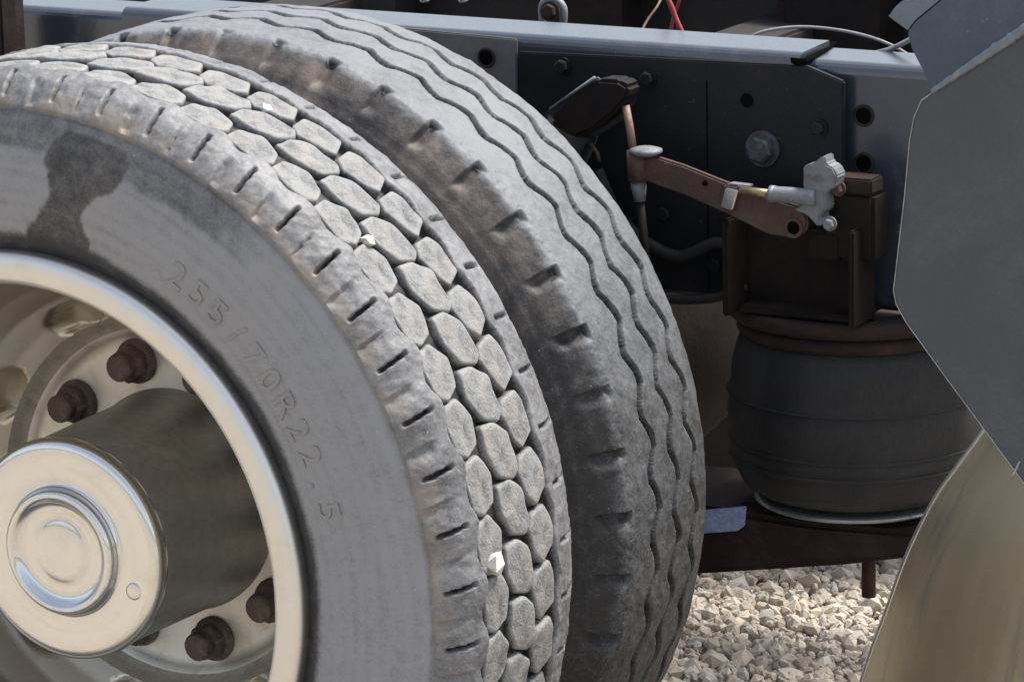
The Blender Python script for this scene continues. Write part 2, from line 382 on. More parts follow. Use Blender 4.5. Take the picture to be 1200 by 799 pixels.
def tan_i(T, Y, R, H):
    nf = fbm(cyl3(T, Y, 60), 3, 95); n1 = fbm(cyl3(T, Y, 22), 3, 97)
    return np.clip((.36+.5*n1+.3*nf)*sst(.4545, .449, R)*(Y < .4)*sst(95, 35, (np.degrees(T)+180) % 360-180), 0, .9)
OUTL = ([(-22, -18.5), (-26, 7), (-8, 22), (17.5, 13.5), (26, -6), (19, -20.5), (-5, -22)],
        [(-26, -20), (-26.8, 2), (-15, 19), (19, 23), (26.8, 13), (20, -11), (0, -22.5)],
        [(-21.5, -13), (-25.2, 12), (-14, 19), (14.5, 19), (25.5, -3), (15.5, -13.5), (-8, -20.5)])
def outer_block_meshes():
    """worn blocks, six for each row; local x along the tread, y across, z outward"""
    out = []
    for row in range(3):
        for k in range(6):
            g_ = np.linspace(-1, 1, 27); ga, gb = np.meshgrid(g_, g_, indexing='ij'); lev = np.maximum(abs(ga), abs(gb))
            with np.errstate(all='ignore'): t = np.where(abs(ga) >= abs(gb), PI/4*gb/ga+np.where(ga < 0, PI, 0), PI/2-PI/4*ga/gb+np.where(gb < 0, PI, 0))
            t = np.nan_to_num(t); dr = np.stack([np.cos(t), np.sin(t)], -1)
            pg = np.array(OUTL[row], float)*.00105+rng.uniform(-.0008, .0008, (7, 2)); acc = 0
            for i in range(7):
                p, q = pg[i], pg[(i+1) % 7]; e = q-p; n_ = np.array([-e[1], e[0]]); n_ /= np.linalg.norm(n_); d = p@n_
                if d < 0: n_, d = -n_, -d
                acc = acc+np.clip(dr@n_/d, 0, None)**26
            rad = acc**(-1/26)
            lv = [(0.0, 0), (.15, 0), (.28, 0), (.41, 0), (.54, 0), (.66, 0), (.77, 0), (.87, -.0001), (.94, -.0005), (.98, -.0013), (1.0, -.0028), (1.015, -.006), (1.03, -.013)]
            lv.insert(1, (.08, 0)); lf = np.array(lv); li = np.linspace(0, 1, len(lf))
            ff, zz = np.interp(lev, li, lf[:, 0]), np.interp(lev, li, lf[:, 1])
            V = np.stack([rad*np.cos(t)*ff, rad*np.sin(t)*ff, zz], -1)
            nn = noise3(V*np.array([95, 95, 60])+k*17.3+row*5, 50+k); mm = noise3(V*np.array([55, 55, 20])+k*9.1+row*3, 70+k)
            w = np.clip(1+V[..., 2]/.012, 0, 1)
            V[..., 2] += w*(.0007*nn+.0010*mm); V[..., 0] *= 1+.02*mm; V[..., 1] *= 1+.025*nn
            V[..., 2] -= .5*V[..., 0]**2/.465                      # follow the curve of the tread
            F = gridfaces(27, 27, False)[:, ::-1] if False else gridfaces(27, 27, False)
            du = np.clip(.66+.16*nn+.12*mm+.26*np.exp(-((lev-.70)/.10)**2)-.56*sst(-.0028, -.008, V[..., 2]+.5*V[..., 0]**2/.465), 0, 1)  # worn edges lighter; sides darkened, gap shade painted into the colour
            out.append(npmesh('tread_block', V.reshape(-1, 3), F, True, {'dust_shade': du, 'tan': np.clip(.16+.3*mm, 0, 1)}))
    return out
W1 = unit('wheel', 'outer dual truck wheel with polished aluminium rim and blocky worn drive tyre', 'wheel')
TH = thetas(R_(-60), R_(130), .0014, .006)
ty1 = link('tyre', make_tyre('tyre', prof_o, disp_o, dust_shade_o, tan_o, TH, lambda y, r: r > .43 and y < .24), M_tread, W1, (0, 0, ZC))
ty1['label'] = 'worn drive tyre with rounded tread blocks and slit shoulder lugs'
blk = outer_block_meshes()
for row, (yc, ph, rr, sc) in enumerate(((.0695, .37, .4645, 1), (.1143, .995, .4660, 1), (.1577, .625, .4648, 1))):
    for k in range(NB):
        if rng.random() < -1: continue
        a = (k+ph)*2*PI/NB
        me = blk[row*6+int(rng.integers(0, 6))]
        o = link('tread_block', me, M_block, ty1)
        er = Vector((math.sin(a), 0, math.cos(a))); et = Vector((math.cos(a), 0, -math.sin(a))); ey = Vector((0, 1, 0))
        jr = rng.uniform(-.0012, .0012); jy = rng.uniform(-.0012, .0012)
        tw = rng.uniform(-.05, .05)
        X = (et*math.cos(tw)+ey*math.sin(tw)).normalized(); Z = er; Yv = Z.cross(X)
        p = er*(rr+jr)+ey*(yc+jy)
        M4 = Matrix([[X[i]*sc, -Yv[i]*sc if False else Yv[i]*sc, Z[i], p[i]] for i in range(3)]+[[0, 0, 0, 1]])
        o.matrix_local = M4
def side_y(rad):
    y, r, _, _ = smoothprof(prof_o, .0016, .004, lambda y, r: True); k = y < .1
    return np.interp(rad, r[k], y[k])
def lettering(parent, s, a0, a1, rad, size, name, ext=.0009):
    bm = bmesh.new(); dg = bpy.context.evaluated_depsgraph_get(); n = len(s)
    for i, ch in enumerate(s):
        if ch == ' ': continue
        cu = bpy.data.curves.new('text', 'FONT'); cu.body = ch; cu.size = size; cu.align_x = 'CENTER'; cu.extrude = ext; cu.fill_mode = 'BOTH'; cu.resolution_u = 4
        to = bpy.data.objects.new('text', cu); COL.objects.link(to); bpy.context.view_layer.update()
        me = bpy.data.meshes.new_from_object(to.evaluated_get(bpy.context.evaluated_depsgraph_get()))
        a = R_(a0+(a1-a0)*i/(n-1)); base = len(bm.verts); vs = []
        for v in me.vertices:
            rr = rad+v.co.y-size*.35; aa = a+v.co.x/rad; yy = float(side_y(rr))-.0004-(v.co.z)
            vs.append(bm.verts.new((rr*math.sin(aa), yy, rr*math.cos(aa))))
        for f in me.polygons:
            try: bm.faces.new([vs[j] for j in f.vertices])
            except ValueError: pass
        bpy.data.objects.remove(to); bpy.data.curves.remove(cu); bpy.data.meshes.remove(me)
    return bmobj(name, bm, M_letter, parent)
lettering(ty1, '255/70R22.5', 32, 74, .350, .037, 'lettering', .0009)
# rim
def rim_mesh():
    prof = [(.300, .016), (.3002, .008), (.2985, .003), (.295, .0005), (.290, -.0005), (.2765, .0), (.272, .002), (.2695, .006), (.2685, .012), (.2675, .03), (.266, .06), (.262, .10), (.254, .14), (.243, .17), (.226, .198), (.207, .219), (.1895, .2328)]
    P = smooth_rs(prof, .003)
    n = 240; t = np.linspace(0, 2*PI, n, endpoint=False); T, Rr = np.meshgrid(t, P[:, 0], indexing='ij'); H = np.broadcast_to(P[:, 1], T.shape).copy()
    # hand holes pressed through the sloping part
    for k in range(10):
        a = k*PI/5+R_(-62); d = (T-a+PI) % (2*PI)-PI; q = np.sqrt((d*.20/.028)**2+((Rr-.204)/.014)**2)
        H += .03*sst(1.08, .92, q)*(H > .18)
    V = np.stack([Rr*np.sin(T), H, Rr*np.cos(T)], -1); return npmesh('rim', V, gridfaces(n, len(P)))
def smooth_rs(P, ds):
    P = np.array(P, float); d = np.r_[0, np.cumsum(np.hypot(*np.diff(P, axis=0).T))]; s = np.arange(0, d[-1]+ds, ds)
    return np.stack([np.interp(s, d, P[:, 0]), np.interp(s, d, P[:, 1])], 1)
rim = link('rim', rim_mesh(), M_rim, W1, (0, 0, ZC))
link('rim_lip', lathe('rim_lip', [(.3005, .018), (.3012, .008), (.2995, .0015), (.2955, -.0012), (.290, -.0022), (.2775, -.0018), (.2725, .0005), (.2700, .005), (.2690, .0125)], 200), M_lip, rim)
link('disc_groove', lathe('disc_groove', [(.1905, .2315), (.1880, .2340), (.1845, .2382), (.1810, .2415), (.1765, .2430)], 128), M_groove, rim)
link('wheel_disc', lathe('wheel_disc', [(.1775, .2430), (.174, .2445), (.170, .2480), (.166, .2505), (.160, .252), (.125, .2525), (.108, .2525)], 128), M_disc, rim)
def nutmesh():
    bm = bmesh.new()
    def ring(pr, n, rot=0):
        rs = []
        for r, h in pr: rs.append([bm.verts.new((r*math.sin(2*PI*k/n+rot), h, r*math.cos(2*PI*k/n+rot))) for k in range(n)])
        for A, B in zip(rs, rs[1:]):
            for k in range(n): bm.faces.new((A[k], A[(k+1) % n], B[(k+1) % n], B[k]))
        bm.faces.new(rs[-1])
    ring([(.0225, 0), (.0228, -.004), (.0215, -.0075), (.0190, -.0095)], 24)
    ring([(.0190, -.009), (.0190, -.019), (.0170, -.0235)], 6)
    ring([(.0142, -.0232), (.0142, -.034), (.0120, -.036)], 16)
    bmesh.ops.recalc_face_normals(bm, faces=bm.faces); me = bpy.data.meshes.new('lug_nut'); bm.to_mesh(me); bm.free(); return me
nm = nutmesh()
for k in range(10):
    a = -.2768+k*PI/5
    link('lug_nut', nm, M_rustnut, W1, (.143*math.sin(a), .2525, ZC+.143*math.cos(a)), (0, rng.uniform(0, 1), 0))
hub = link('hub', lathe('hub', [(.1135, .2530), (.1125, .250), (.1105, .244), (.110, .235), (.108, .15), (.1062, .090), (.1060, .076), (.1045, .0735)], 128), M_barrel, W1, (0, 0, ZC))
cap = link('hub_cap', lathe('hub_cap', [(.1055, .0785), (.1078, .075), (.1085, .069), (.1070, .0625), (.1035, .0595), (.097, .0588), (.080, .0600), (.066, .0612), (.063, .0605), (.0618, .056), (.0605, .051), (.0575, .0485), (.054, .0485), (.0515, .0510), (.048, .0545), (.043, .0560), (.036, .0556), (.031, .0560), (.029, .0550), (.022, .0546), (.012, .0541), (.0001, .0538)], 160), M_chrome, hub)
link('filler_plug', lathe('filler_plug', [(.0085, .0600), (.0082, .0588), (.0065, .0584), (.0001, .0583)], 24), M_chrome, cap, (.078, .0, -.030))

# inner (rib) tyre
NI = 46
prof_i = [(.322, .293), (.312, .303), (.304, .32), (.299, .345), (.298, .37), (.302, .395), (.312, .418), (.322, .434), (.333, .4465), (.3405, .4545), (.347, .4560),
          (.39, .4585), (.432, .4595), (.48, .458), (.512, .4545), (.520, .450), (.534, .43), (.550, .40), (.56, .37), (.555, .32), (.545, .295)]
GR = ((.395, .0), (.438, .30), (.480, .58))
def disp_i(T, Y, R):
    u = T*NI/(2*PI)
    tr = sst(.440, .449, R)
    w = fbm(cyl3(T, Y, 40), 3, 61); w2 = fbm(cyl3(T, Y, 150), 2, 65)
    h = tr*(.0014*w+.0005*w2)+(1-tr)*.0003*w+.0009*w2*np.exp(-((Y-.344)/.006)**2)
    for i, (gc, ph) in enumerate(GR):
        x = u+ph; z = .0064*(.55*np.sin(2*PI*x)+.7*tri(x+.1))
        d = np.abs(Y-(gc+z)); gw = .0040+.0011*noise3(cyl3(T, Y*0, 30)+7*i, 68)
        
        h = h-.0125*sst(gw+.0012, gw-.0004, d)*tr
    v = np.abs(u+.746-np.round(u+.746))*.0620
    dd = (u+.746-np.round(u+.746))*.0620                              # scallops: sharp on one side, fading on the other
    sc = sst(-.0030, -.0018, dd)*sst(.017, .001, dd)*sst(.318, .328, Y)*sst(.3500, .3455, Y)
    h = h-.0095*sc*(.75+.4*noise3(np.stack([np.round(u+.746)*5.1, T*0, T*0], -1), 3))
    sl = u*6; ds = np.abs(sl-np.round(sl))*.0101
    h = h-.0005*sst(.0014, .0006, ds)*sst(.3435, .345, Y)*sst(.352, .349, Y)
    for rc, a in ((.4235, -.0010), (.410, .0006), (.39, .0006)): h = h+a*np.exp(-((R-rc)/.0013)**2)*(Y < .4)
    return h
def dust_shade_i(T, Y, R, H):
    nf = fbm(cyl3(T, Y, 60), 3, 71); n1 = fbm(cyl3(T, Y, 20), 3, 77)
    tr = sst(.4475, .4530, R+.0022*nf)
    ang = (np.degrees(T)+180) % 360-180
    crown = (.80+.24*n1+.08*nf)*(1-.93*sst(-.0025, -.0065, H))*(1-.55*sst(35, 95, ang))  # shade painted in: groove depths and the less sunlit lower right are darker
    side = .10+.10*n1+.2*sst(.44, .452, R+.004*n1)*(.6+nf)
    return np.clip(tr*crown+(1-tr)*side, 0, 1)
W2 = unit('wheel', 'inner dual truck wheel with wavy ribbed tyre between the outer wheel and the frame', 'wheel')
ty2 = link('tyre', make_tyre('tyre', prof_i, disp_i, dust_shade_i, tan_i, thetas(R_(-70), R_(130), .0014, .006), lambda y, r: r > .43), M_inner, W2, (0, 0, ZC))
ty2['label'] = 'worn rib tyre with zigzag grooves and scalloped shoulder'
link('rim', lathe('rim', [(.30, .330), (.298, .322), (.27, .325), (.262, .34), (.255, .45), (.27, .535), (.298, .54)], 96), M_rust, W2, (0, 0, ZC))

# far-side pair of wheels
for i, (y0, lab) in enumerate(((1.745, 'dusty inner wheel on the far side of the axle, seen below the frame'), (2.045, 'outer wheel at the far end of the axle behind the dusty inner wheel'))):
    w = unit('wheel', lab, 'wheel')
    pr = [(.292, .03), (.32, .01), (.36, 0), (.40, .005), (.43, .02), (.450, .038), (.460, .045), (.462, .13), (.460, .215), (.45, .225), (.43, .24), (.40, .255), (.36, .262), (.32, .25), (.292, .23)]
    link('tyre', lathe('tyre', pr, 160), M_fartyre, w, (0, y0, ZC))
    link('rim', lathe('rim', [(.298, .235), (.297, .02), (.27, .02), (.26, .04), (.24, .14), (.18, .16), (.11, .16), (.10, .12), (.0001, .12)], 96), M_rust, w, (0, y0, ZC))

# ------------------------------------------------------------ frame
YF = .712                       # outer face of the near frame rail
def z_at(px, py, Y): return at(px, py, Y).z
top = at(830, 56, YF).z; x_l = at(142, 12, YF).x; x_c = at(934, 67, YF).x; x_e = at(988, 90, YF).x
ztopL = top; H_R = .265
FR = unit('frame', 'blue-black steel truck frame running behind the dual wheels', 'truck frame', (0, 1.14, .7))
def part(o):                    # parts were built in world coordinates
    o.location = Vector(o.location)-o.parent.location; return o
def channel(name, x0, x1, yf, zt, h, fl, th, mat, parent, s=1, cut=0):
    """C channel; web at yf, flanges pointing s*y; outer corners rounded"""
    r = .012; pts = []
    def arc(cy, cz, a0, a1, rad, k=5): return [(cy+rad*math.cos(a0+(a1-a0)*i/k), cz+rad*math.sin(a0+(a1-a0)*i/k)) for i in range(k+1)]
    o = [(fl, 0)]+arc(r, -r, PI/2, PI, r)+arc(r, -h+r, PI, 1.5*PI, r)+[(fl, -h)]
    i = [(fl, -h+th)]+arc(r, -h+r, 1.5*PI, PI, r-th)+arc(r, -r, PI, PI/2, r-th)+[(fl, -th)]
    P = o+i; k = len(P); V = []; nx = 2
    for e, x in enumerate((x0, x1)):
        for (a, b_) in P:
            xx = x
            if cut and e == 1 and b_ > -.004-th: xx = x+cut*max(0, a-.014)
            V.append((xx, yf+s*a, zt+b_))
    F = [(j, (j+1) % k, k+(j+1) % k, k+j) for j in range(k)]
    bm = bmesh.new(); vs = [bm.verts.new(p) for p in V]
    for f in F: bm.faces.new([vs[q] for q in f])
    m_ = len(o)
    for base in (0, k):                                              # end caps as quads between outer and inner outline
        for j in range(m_-1): bm.faces.new([vs[base+q] for q in (j, j+1, k-2-j, k-1-j)])
    return bmobj(name, bm, mat, parent)
part(channel('frame_rail', -1.9, 1.9, YF+.0085, top-.0075, H_R-.012, .078, .008, M_frame, FR))['label'] = 'near frame rail, bare at the right with two holes'
def atz(px, py, Z):
    d = FV+RV*(px-600)/FP-UV*(py-399.5)/FP; return Vector(CAM+d*((Z-CAM[2])/d[2]))
far_x = at(972, 49, YF+.086).x
rein = part(channel('reinforcement_channel', x_l, x_c+.002, YF, top, H_R, .086, .0075, M_frame, FR, cut=(far_x-x_c-.002)/.072)); rein['label'] = 'outer reinforcement channel with a notched right end'
part(channel('frame_rail', -1.9, 1.9, 1.57, top-.0075, H_R-.012, .078, .008, M_chassis, FR, s=-1))['label'] = 'grimy brown far frame rail'
# black hanger plate with the chamfered corner
A = lambda px, py, Y=YF-.0085: at(px, py, Y)
zb = top-H_R+.01; x6 = A(606, 60).x
poly = [(x6, YF-.0085, z_at(606, 59, YF)), (A(943, 78).x, YF-.0085, z_at(943, 77, YF-.0085)), (A(988, 94).x, YF-.0085, A(988, 96).z), (A(988, 94).x, YF-.0085, zb), (x6, YF-.0085, zb)]
wpz = part(prism('web_plate', [at(x, y, YF-.006) for x, y in ((470, 33), (545, 40), (605, 46), (606, 130), (606, 330), (470, 330))], (0, .0045, 0), M_dusty, FR)); wpz['label'] = 'dusty grey plate on the rail web left of the black plate'
hp = part(prism('hanger_plate', [Vector(p) for p in poly], (0, .0075, 0), M_black, FR)); hp['label'] = 'black hanger plate with chamfered corner bolted over the rail'
xs = A(828, 60).x
part(box('plate_joint', (xs, YF-.0092, (top-.03+zb)/2), (.0008, .0012, top-.035-zb), M_hole, FR, bev=0))
def hole(px, py, Y, r, mat=M_hole):
    p = at(px, py, Y); bm = bmesh.new(); g = bmesh.ops.create_cone(bm, cap_ends=True, segments=24, radius1=r, radius2=r, depth=.0012)
    bmesh.ops.transform(bm, matrix=Matrix.Translation(p) @ Matrix.Rotation(PI/2, 4, 'X'), verts=g['verts']); return part(bmobj('bolt_hole', bm, mat, FR))
def ringhole(px, py, Y, r):
    hole(px, py, Y, r)
    me = lathe('hole_edge', [(r*1.0, .0), (r*1.02, -.0014), (r*1.22, -.0014), (r*1.35, 0)], 24); p = at(px, py, Y); o = part(link('hole_edge', me, M_rust, FR, p))
for q in ((1012, 136), (1012, 192)): ringhole(*q, YF+.0075, .0085)
ringhole(570, 68, YF-.0075, .008)
for q in ((875, 118), (690, 125), (700, 240)): hole(*q, YF-.0092, .007)
part(hexbolt('bolt', at(895, 174, YF-.009), (0, -1, 0), .0145, .016, M_boltdark, FR, 1.3))
for q in ((648, 12),): pass
# flat dark patches painted for the shaded slot where the reinforcement flange was torch-cut
def atz(px, py, Z):
    d = FV+RV*(px-600)/FP-UV*(py-399.5)/FP; return Vector(CAM+d*((Z-CAM[2])/d[2]))
part(prism('torch_cut', [atz(x, y, top-.0070) for x, y in ((930, 66), (938, 60), (950, 57), (968, 50), (982, 50), (972, 59), (957, 68), (946, 73), (936, 74))], (0, 0, .0012), M_hole, FR, 0))
part(prism('torch_cut', [at(x, y, YF-.0095) for x, y in ((926, 68), (944, 70), (941, 76), (934, 78), (927, 74))], (0, .003, 0), M_hole, FR, 0))
# crossmembers between the rails
for i, (px, mt) in enumerate(((300, M_chassis), (840, M_frame), (1120, M_chassis))):
    x = at(px, 20, 1.3).x
    c = part(box('crossmember', (x, 1.14, top-.175), (.09, .80, .14), M_chassis, FR, bev=.004))
    for dz in (-.045, .0, .045):
        part(hexbolt('bolt', (x+.03*(1 if dz else -1), 1.561, top-.1+dz), (0, -1, 0), .010, .012, M_rust, FR))
for q, mt in (((498, 1), M_edge), ((543, 1), M_edge)):
    part(hexbolt('bolt', at(*q, 1.2), (0, -.3, 1), .0045, .006, mt, FR))
part(box('bracket', at(430, 12, 1.5), (.12, .05, .10), M_chassis, FR))
part(box('bracket', at(700, 8, 1.5), (.10, .05, .12), M_rustdark, FR))
part(box('bracket', at(985, 12, 1.5), (.13, .05, .12), M_rustdark, FR))
# rusty upright at the far left end
ul = unit('upright_bracket', 'rusty upright bracket standing beside the left end of the frame rail', 'bracket', (at(8, 20, .66).x, .66, .70))
pp = at(2, 20, .66); b_ = box('upright', (pp.x-.004, .66, .80), (.035, .05, .36), M_rust, ul); part(b_)
b_ = box('edge_strip', (pp.x+.018, .645, .80), (.006, .028, .36), M_rustdark, ul); part(b_)

# ------------------------------------------------------------ shock mount on the rail
SM = unit('shock_mount', 'dark shock absorber mount bracket bolted to the rail above the inner tyre', 'bracket', at(690, 120, YF))
Yc = .66
poly = [at(x, y, Yc) for x, y in ((697, 90), (704, 95), (706, 128), (745, 115), (730, 140), (690, 166), (640, 200), (600, 190), (640, 130))]
part(prism('bracket_plate', poly, (0, .006, 0), M_frame, SM))
part(prism('mount_arm', [at(x, y, .635) for x, y in ((700, 93), (724, 94), (737, 102), (733, 118), (716, 136), (694, 154), (672, 163), (652, 157), (643, 142), (670, 112))], (0, .03, 0), M_rustdark, SM, .004))
part(tube('shock_body', [at(672, 148, .66), at(600, 330, .66)], .028, M_black, SM, 20))
part(tube('bracket_rib', [at(645, 128, Yc-.001), at(697, 91, Yc-.001)], .0018, M_greypl, SM, 8))
part(tube('bracket_rib', [at(672, 123, Yc-.001), at(688, 118, Yc-.001), at(690, 128, Yc-.001)], .0016, M_greypl, SM, 8))
part(tube('hook', [at(692, 168, .65), at(700, 180, .65), at(702, 190, .65)], .0022, M_rustarm, SM, 8))

# ------------------------------------------------------------ air spring
YA = .775
ca = at(1003, 500, YA); CX = ca.x
zt_ = at(1003, 395, YA-.05).z; zbot = at(1003, 612, YA-.12).z
AS = unit('air_spring', 'large black rubber air spring bellows under the frame rail', 'air spring', (CX, YA, zbot))
Rb = .133; Hb = zt_-zbot
def wob(name, prof, n=96, amp=.0012):
    P = smooth_rs(prof, .004); t = np.linspace(0, 2*PI, n, endpoint=False); T, Rr = np.meshgrid(t, P[:, 0], indexing='ij'); H = np.broadcast_to(P[:, 1], T.shape)
    d = amp*fbm(np.stack([np.cos(T)*3, np.sin(T)*3, H*25], -1), 3, 5); Rr = Rr+d*(Rr > .05)
    return npmesh(name, np.stack([Rr*np.cos(T), Rr*np.sin(T), H], -1), gridfaces(n, len(P)))
be = link('bellows', wob('bellows', [(.09, Hb+.004), (.112, Hb), (.122, Hb-.012), (.128, Hb-.035), (.1315, Hb-.07), (.134, Hb*.5), (.1335, .075), (.130, .058), (.1315, .050), (.1295, .042), (.127, .030), (.118, .012), (.104, .002), (.07, 0)]), M_bag, AS)
for z in (.0585, .041, Hb*.62): link('mould_ridge', lathe('mould_ridge', [(.1300, z-.002), (.1345 if z > .1 else .1328, z), (.1300, z+.002)], 96, 'Z'), M_bag, be)
link('top_plate', lathe('top_plate', [(.0001, Hb+.012), (.118, Hb+.012), (.1225, Hb+.008), (.1235, Hb+.001), (.120, Hb-.004), (.108, Hb-.006)], 96, 'Z'), M_rust, AS)
link('top_ring', lathe('top_ring', [(.08, Hb+.026), (.130, Hb+.030), (.1335, Hb+.026), (.1335, Hb+.018), (.128, Hb+.0135), (.08, Hb+.0135)], 96, 'Z'), M_rust, AS)
link('piston_plate', lathe('piston_plate', [(.0001, -.004), (.100, -.004), (.1055, -.0055), (.106, -.008), (.103, -.010), (.0001, -.011)], 96, 'Z'), M_edge, AS)
# mount column between rail and spring
SB = unit('spring_bracket', 'dark rusty bracket hanging from the rail above the air spring', 'bracket', (CX, YA-.02, zt_+.03))
xl, xr = at(884, 330, YA-.07).x, at(1030, 330, YA-.07).x; z0 = zt_+.031; z1 = top-.10
part(box('back_plate', ((xl+xr)/2, YF-.022, (z0+z1)/2-.02), (xr-xl, .008, z1-z0-.03), M_rustdark, SB))
for x in (xl, xr): part(box('side_gusset', (x, YF-.050, (z0+z1)/2-.03), (.006, .055, z1-z0-.06), M_rustdark, SB))
part(box('foot_plate', ((xl+xr)/2, YA-.07, z0+.004), (xr-xl-.01, .10, .007), M_rustdark, SB))
pv = at(1003, 240, .66)
part(box('valve_mount', at(1003, 262, .675), (.056, .04, .070), M_rustdark, SB, bev=.004))
part(box('valve_mount_top', at(1004, 215, .67), (.045, .03, .016), M_rust, SB, bev=.002))
part(box('valve_tab', at(968, 288, .66), (.035, .012, .028), M_rustdark, SB, bev=.002))
part(hexbolt('bolt', at(983, 221, .652), (0, -1, 0), .006, .010, M_rustarm, SB))

# ------------------------------------------------------------ height control valve
Yv = .635
HV = unit('height_control_valve', 'rusty levelling valve arm with chrome clamp and grey valve body', 'levelling valve', at(965, 250, Yv))
a0, a1 = at(752, 198, Yv), at(934, 266, Yv)
up = [(748, 186), (765, 183), (800, 194), (845, 212), (905, 233), (938, 243), (947, 258), (944, 273), (930, 279), (900, 275), (850, 250), (800, 228), (760, 214), (748, 208)]
arm = part(prism('lever_arm', [at(x, y, Yv) for x, y in up], (0, .008, 0), M_rustarm, HV, .002))
def disc(px, py, Y, r, mat, name, t=.002, par=HV):
    p = at(px, py, Y); bm = bmesh.new(); g = bmesh.ops.create_cone(bm, cap_ends=True, segments=20, radius1=r, radius2=r, depth=t)
    bmesh.ops.transform(bm, matrix=Matrix.Translation(p) @ Matrix.Rotation(PI/2, 4, 'X'), verts=g['verts']); return part(bmobj(name, bm, mat, par))
disc(930, 267, Yv-.001, .0068, M_hole, 'arm_hole'); disc(826, 215, Yv-.001, .0028, M_hole, 'arm_hole')
disc(930, 267, Yv-.0002, .0105, M_rustarm, 'arm_eye', .003)
cl = prism('clamp', [at(x, y, Yv-.006) for x, y in ((848, 216), (866, 218), (858, 250), (840, 247))], (0, .016, 0), M_rustarm, HV, .002); part(cl)
cl2 = prism('clamp_band', [at(x, y, Yv-.009) for x, y in ((850, 220), (865, 223), (858, 247), (844, 243))], (0, .004, 0), M_chrome, HV, .001); part(cl2)
part(prism('clamp_top', [at(x, y, Yv-.004) for x, y in ((853, 215), (878, 218), (872, 228), (851, 224))], (0, .012, 0), M_greypl, HV, .001))
part(tube('adjusting_rod', [at(868, 223, Yv-.006), at(906, 228, Yv-.006)], .0045, M_brass, HV))
part(tube('rod_sleeve', [at(902, 227, Yv-.006), at(908, 228, Yv-.006), at(909, 228, Yv-.006)], [.0085, .0088, .006], M_greypl, HV, 16))
part(tube('rubber_boot', curve_pts([at(906, 228, Yv-.006), at(925, 229, Yv-.006), at(955, 232, Yv-.006)], 4), .0082, M_greypl, HV, 16))
body = [(941, 195), (952, 192), (962, 184), (966, 183), (968, 193), (976, 197), (981, 207), (978, 220), (966, 226), (968, 246), (960, 254), (966, 262), (958, 266), (945, 252), (930, 246), (941, 240)]
part(prism('valve_body', [at(x, y, Yv-.004) for x, y in body], (0, .022, 0), M_greypl, HV, .0015))
part(hexbolt('bolt', at(973, 262, Yv), (0, -1, 0), .0055, .008, M_greypl, HV))
part(tube('link_pin', [at(733, 124, Yv+.01), at(738, 150, Yv+.01), at(742, 178, Yv+.01)], .0042, M_rod, HV))
part(tube('link_joint', [at(746, 176, Yv+.004), at(748, 212, Yv+.004)], .0105, M_rustarm, HV, 16))
part(tube('link_boot', [at(748, 212, Yv+.004), at(750, 236, Yv+.004)], [.0085, .006], M_greypl, HV, 16))
part(link('joint_cap', lathe('joint_cap', [(.0001, .0035), (.010, .003), (.0165, .001), (.017, -.002), (.012, -.005)], 24, 'Z'), M_greypl, HV, at(757, 176, Yv+.002)))
part(tube('drop_link', [at(750, 236, Yv+.004), at(757, 300, Yv+.004), at(765, 420, Yv+.004), at(790, 600, Yv+.02)], .0045, M_rustdark, HV))

# ------------------------------------------------------------ suspension beam and axle
SBM = unit('suspension_beam', 'dark rusty suspension beam carrying the air spring above the gravel', 'suspension beam', (CX-.1, .80, zbot-.07))
zt2 = zbot-.0145; 
bmz = zt2-.031
b0 = prism('beam_box', [at(x, y, .70) for x, y in ((400, 560), (700, 582), (830, 594), (940, 612), (1090, 625), (1082, 652), (1040, 657), (985, 663), (825, 673), (700, 676), (400, 690))], (0, .16, 0), M_rust, SBM, .006); part(b0)
part(box('seat_plate', (CX+.0, .80, zt2-.004), (.22, .15, .006), M_rust, SBM, bev=.002))
part(prism('blue_tape', [at(x, y, .6965) for x, y in ((822, 598), (874, 593), (872, 616), (864, 622), (822, 625))], (0, .003, 0), M_blue, SBM, .0008))
q = at(1018, 690, .80); part(tube('hanging_bolt', [q+Vector((0, 0, .05)), q+Vector((0, 0, -.008))], .0075, M_rust, SBM))
AX = unit('axle', 'rusty axle tube joining the near and far wheels', 'axle', (0, 1.14, ZC))
part(tube('axle_tube', [(0, .33, ZC), (0, 1.95, ZC)], .065, M_rustdark, AX, 32))
part(link('differential', lathe('differential', [(.066, -.24), (.12, -.18), (.19, -.08), (.20, 0), (.19, .08), (.12, .18), (.066, .24)], 48), M_rustdark, AX, (0, 1.14, ZC)))

# air lines hanging in the dark between tyre and spring
for i, (pts, r) in enumerate((((( 700, 200), (730, 260), (790, 300), (840, 285), (872, 300)), .0065), (((690, 215), (715, 300), (760, 345), (830, 350), (875, 335)), .005))):
    o = tube('air_line', curve_pts([at(x, y, YF-.025-.008*i) for x, y in pts]), r, M_bag); o.parent = FR; part(o)
for q in ((760, 92), (660, 78), (960, 150), (852, 250), (780, 250), (840, 310)):
    part(hexbolt('bolt', at(*q, YF-.009), (0, -1, 0), .0075, .008, M_black, FR, 1.3))
